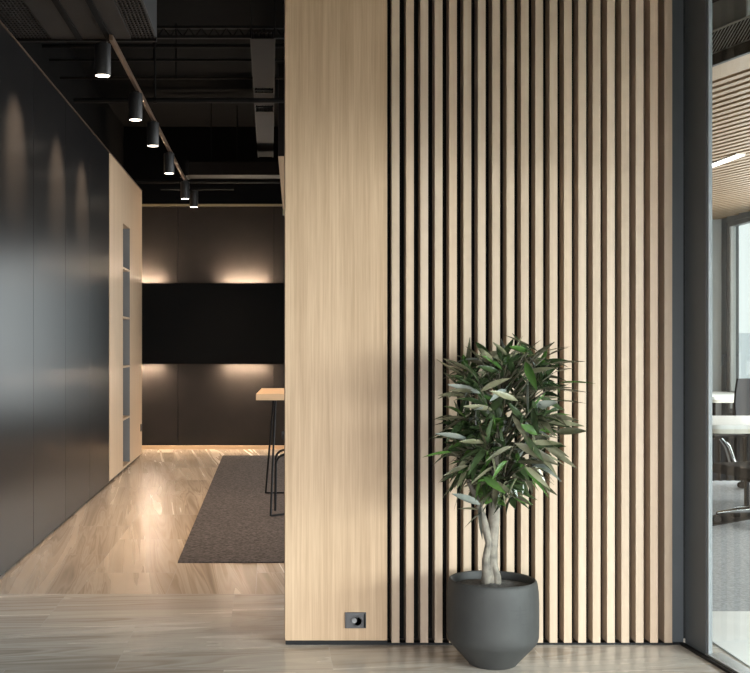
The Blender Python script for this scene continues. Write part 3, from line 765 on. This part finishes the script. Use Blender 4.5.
def office_chair(loc, rz, label):
    t = thing('office_chair', loc, label, 'chair', 'office chairs in the meeting room', rz)
    O = (0, 0, 0)
    def B(mb, n, m, par=t, angle=None): return mb.build(n, m, par, O, angle) if par else None
    mb = MB()
    for k in range(5):
        a = k*2*math.pi/5 + .55
        c, s = math.cos(a), math.sin(a)
        mb.tube([(.03*c, .03*s, .115), (.17*c, .17*s, .10), (.31*c, .31*s, .078)], [.026, .020, .013], 8)
    mb.lathe([(.02, .07), (.04, .075), (.042, .14), (.03, .15)], 16)
    base = B(mb, 'star_base', 'chrome')
    for k in range(5):
        a = k*2*math.pi/5 + .55; c, s = math.cos(a)*.31, math.sin(a)*.31
        mb = MB(); n = 14; tx_, ty_ = -math.sin(a), math.cos(a)
        for off in (-.016, .016):
            mb.rings([[Vector((c + tx_*(off+w*.009) + math.cos(a)*.03*math.cos(q*2*math.pi/n), s + ty_*(off+w*.009) + math.sin(a)*.03*math.cos(q*2*math.pi/n), .031+.03*math.sin(q*2*math.pi/n))) for q in range(n)] for w in (-1, 1)])
        mb.tube([(c, s, .03), (c, s, .085)], .008, 6)
        w = mb.build('caster', 'plinth', t, O)
    MB().tube([(0, 0, .14), (0, 0, .34)], .024, 12).build('gas_lift', 'plinth', t, O)
    MB().box(-.10, .10, -.12, .10, .33, .375, bev=.012).build('tilt_mechanism', 'plinth', t, O)
    mb = MB(); mb.box(-.25, .25, -.25, .24, .375, .46, bev=.035); mb.build('seat', 'fabric', t, O)
    # backrest, a slightly curved slab leaning back
    mb = MB(); rings = []
    for i in range(9):
        v = i/8; z = .50+.55*v; w = .22*(1-.28*v**2); y = .24+.10*v+.03*math.sin(v*3)
        rings.append([Vector((x*w, y+.05*(x*x)*-1+dd, z)) for x, dd in ((-1, 0), (-.5, 0), (0, 0), (.5, 0), (1, 0), (1, .03), (.5, .03), (0, .03), (-.5, .03), (-1, .03))])
    mb.rings(rings); mb.build('backrest', 'fabric', t, O)
    MB().tube([(0, .10, .36), (0, .27, .38), (0, .31, .52), (0, .34, .66)], .02, 8).build('back_bracket', 'chrome', t, O)
    for sx in (-1, 1):
        MB().tube([(sx*.12, 0, .37), (sx*.27, .02, .36), (sx*.30, .0, .42), (sx*.30, -.06, .58), (sx*.30, -.12, .645)], [.018, .028, .034, .026, .018], 8).build('arm', 'chrome', t, O)
        MB().box(sx*.30-.035, sx*.30+.035, -.20, .10, .645, .67, bev=.01).build('arm_pad', 'plinth', t, O)
    return t
office_chair((3.79, 8.92, .006), R(-75), 'black and chrome office chair on castors before the nearer desk')
office_chair((4.86, 11.15, .006), R(12), 'black office chair whose backrest shows above the nearer desk')

# city outside
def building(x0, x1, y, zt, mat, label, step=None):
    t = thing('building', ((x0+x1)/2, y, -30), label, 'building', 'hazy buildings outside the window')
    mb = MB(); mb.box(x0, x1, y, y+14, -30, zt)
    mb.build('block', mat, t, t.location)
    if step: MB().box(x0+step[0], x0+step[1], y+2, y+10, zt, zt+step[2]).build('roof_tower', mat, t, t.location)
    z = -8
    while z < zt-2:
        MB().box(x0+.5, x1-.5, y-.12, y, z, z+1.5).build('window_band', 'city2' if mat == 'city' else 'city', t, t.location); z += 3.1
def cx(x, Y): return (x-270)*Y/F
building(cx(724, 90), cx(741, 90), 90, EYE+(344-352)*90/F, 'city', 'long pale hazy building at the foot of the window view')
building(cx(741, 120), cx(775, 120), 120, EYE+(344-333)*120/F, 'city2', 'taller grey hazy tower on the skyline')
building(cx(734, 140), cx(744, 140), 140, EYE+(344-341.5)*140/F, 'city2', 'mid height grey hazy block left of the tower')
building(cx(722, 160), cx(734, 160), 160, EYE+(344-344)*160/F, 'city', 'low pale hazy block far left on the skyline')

# ------------------------------------------------------------------ hall behind the camera (never in frame): end wall with a wide window
struct(MB().box(-1.8, -1.2, -3.2, -3.0, 0, HT).box(2.5, 6.6, -3.2, -3.0, 0, HT).box(-1.2, 2.5, -3.2, -3.0, 2.7, HT).build('wall_rear', 'plaster', None, (0, -3.1, 0)), 'pale end wall behind the viewer', 'wall')

hx = lambda y: 1.93 + .0835*(WY-y) - .03
struct(MB().prism([(-1.6, -3.0), (hx(-3.0), -3.0), (hx(3.3), 3.3), (-1.6, 3.3)], 'z', 2.47, 2.75).build('ceiling_shade', 'plaster', None, (.4, 0, 2.45)), 'unseen pale slab added overhead to shade the upper oak wall', 'ceiling')  # slab added out of view, its edge darkens the wall towards the top
# ------------------------------------------------------------------ light
w = bpy.data.worlds.new('World'); S.world = w; w.use_nodes = True
bg = w.node_tree.nodes['Background']; bg.inputs['Color'].default_value = (.98, .99, 1, 1); bg.inputs['Strength'].default_value = 1.0
def area(name, loc, aim, sx, sy, e, col, spread=180):
    d = bpy.data.lights.new(name, 'AREA'); d.shape = 'RECTANGLE'; d.size = sx; d.size_y = sy; d.energy = e; d.color = col; d.spread = R(spread)
    o = bpy.data.objects.new(name, d); C.objects.link(o); o.location = loc
    o.rotation_euler = (Vector(aim)).to_track_quat('-Z', 'Y').to_euler(); return o
area('daylight_rear_window', (-.15, -2.75, 1.0), (.1, 1, -1.3), 2.4, 1.7, 350, (.97, .98, 1), 127)
area('daylight_hall_window', (RX-.25, -.3, 1.5), (-1, .8, -1.35), 5.2, 2.0, 960, (.95, .975, 1), 122)
area('daylight_office_window', (RX-.05, 10.6, 1.7), (-1, 0, -.1), 8.5, 2.2, 400, (.97, .985, 1))
area('daylight_end_window', (1.38, 15.49, 1.55), (0, -1, 0), 2.1, 2.0, 32, (.93, .965, 1))

# ------------------------------------------------------------------ camera
cam = bpy.data.cameras.new('Camera'); co = bpy.data.objects.new('Camera', cam); C.objects.link(co)
co.location = (0, 0, EYE); co.rotation_euler = (R(90), 0, 0)
cam.sensor_fit = 'HORIZONTAL'; cam.sensor_width = 36; cam.lens = 36*F/750
cam.shift_x = 105/750; cam.shift_y = 7.5/750
cam.clip_end = 500
S.camera = co
S.view_settings.view_transform = 'Standard'; S.view_settings.look = 'None'
S.view_settings.exposure = 0.38; S.view_settings.gamma = 1.0
S.view_settings.use_curve_mapping = False
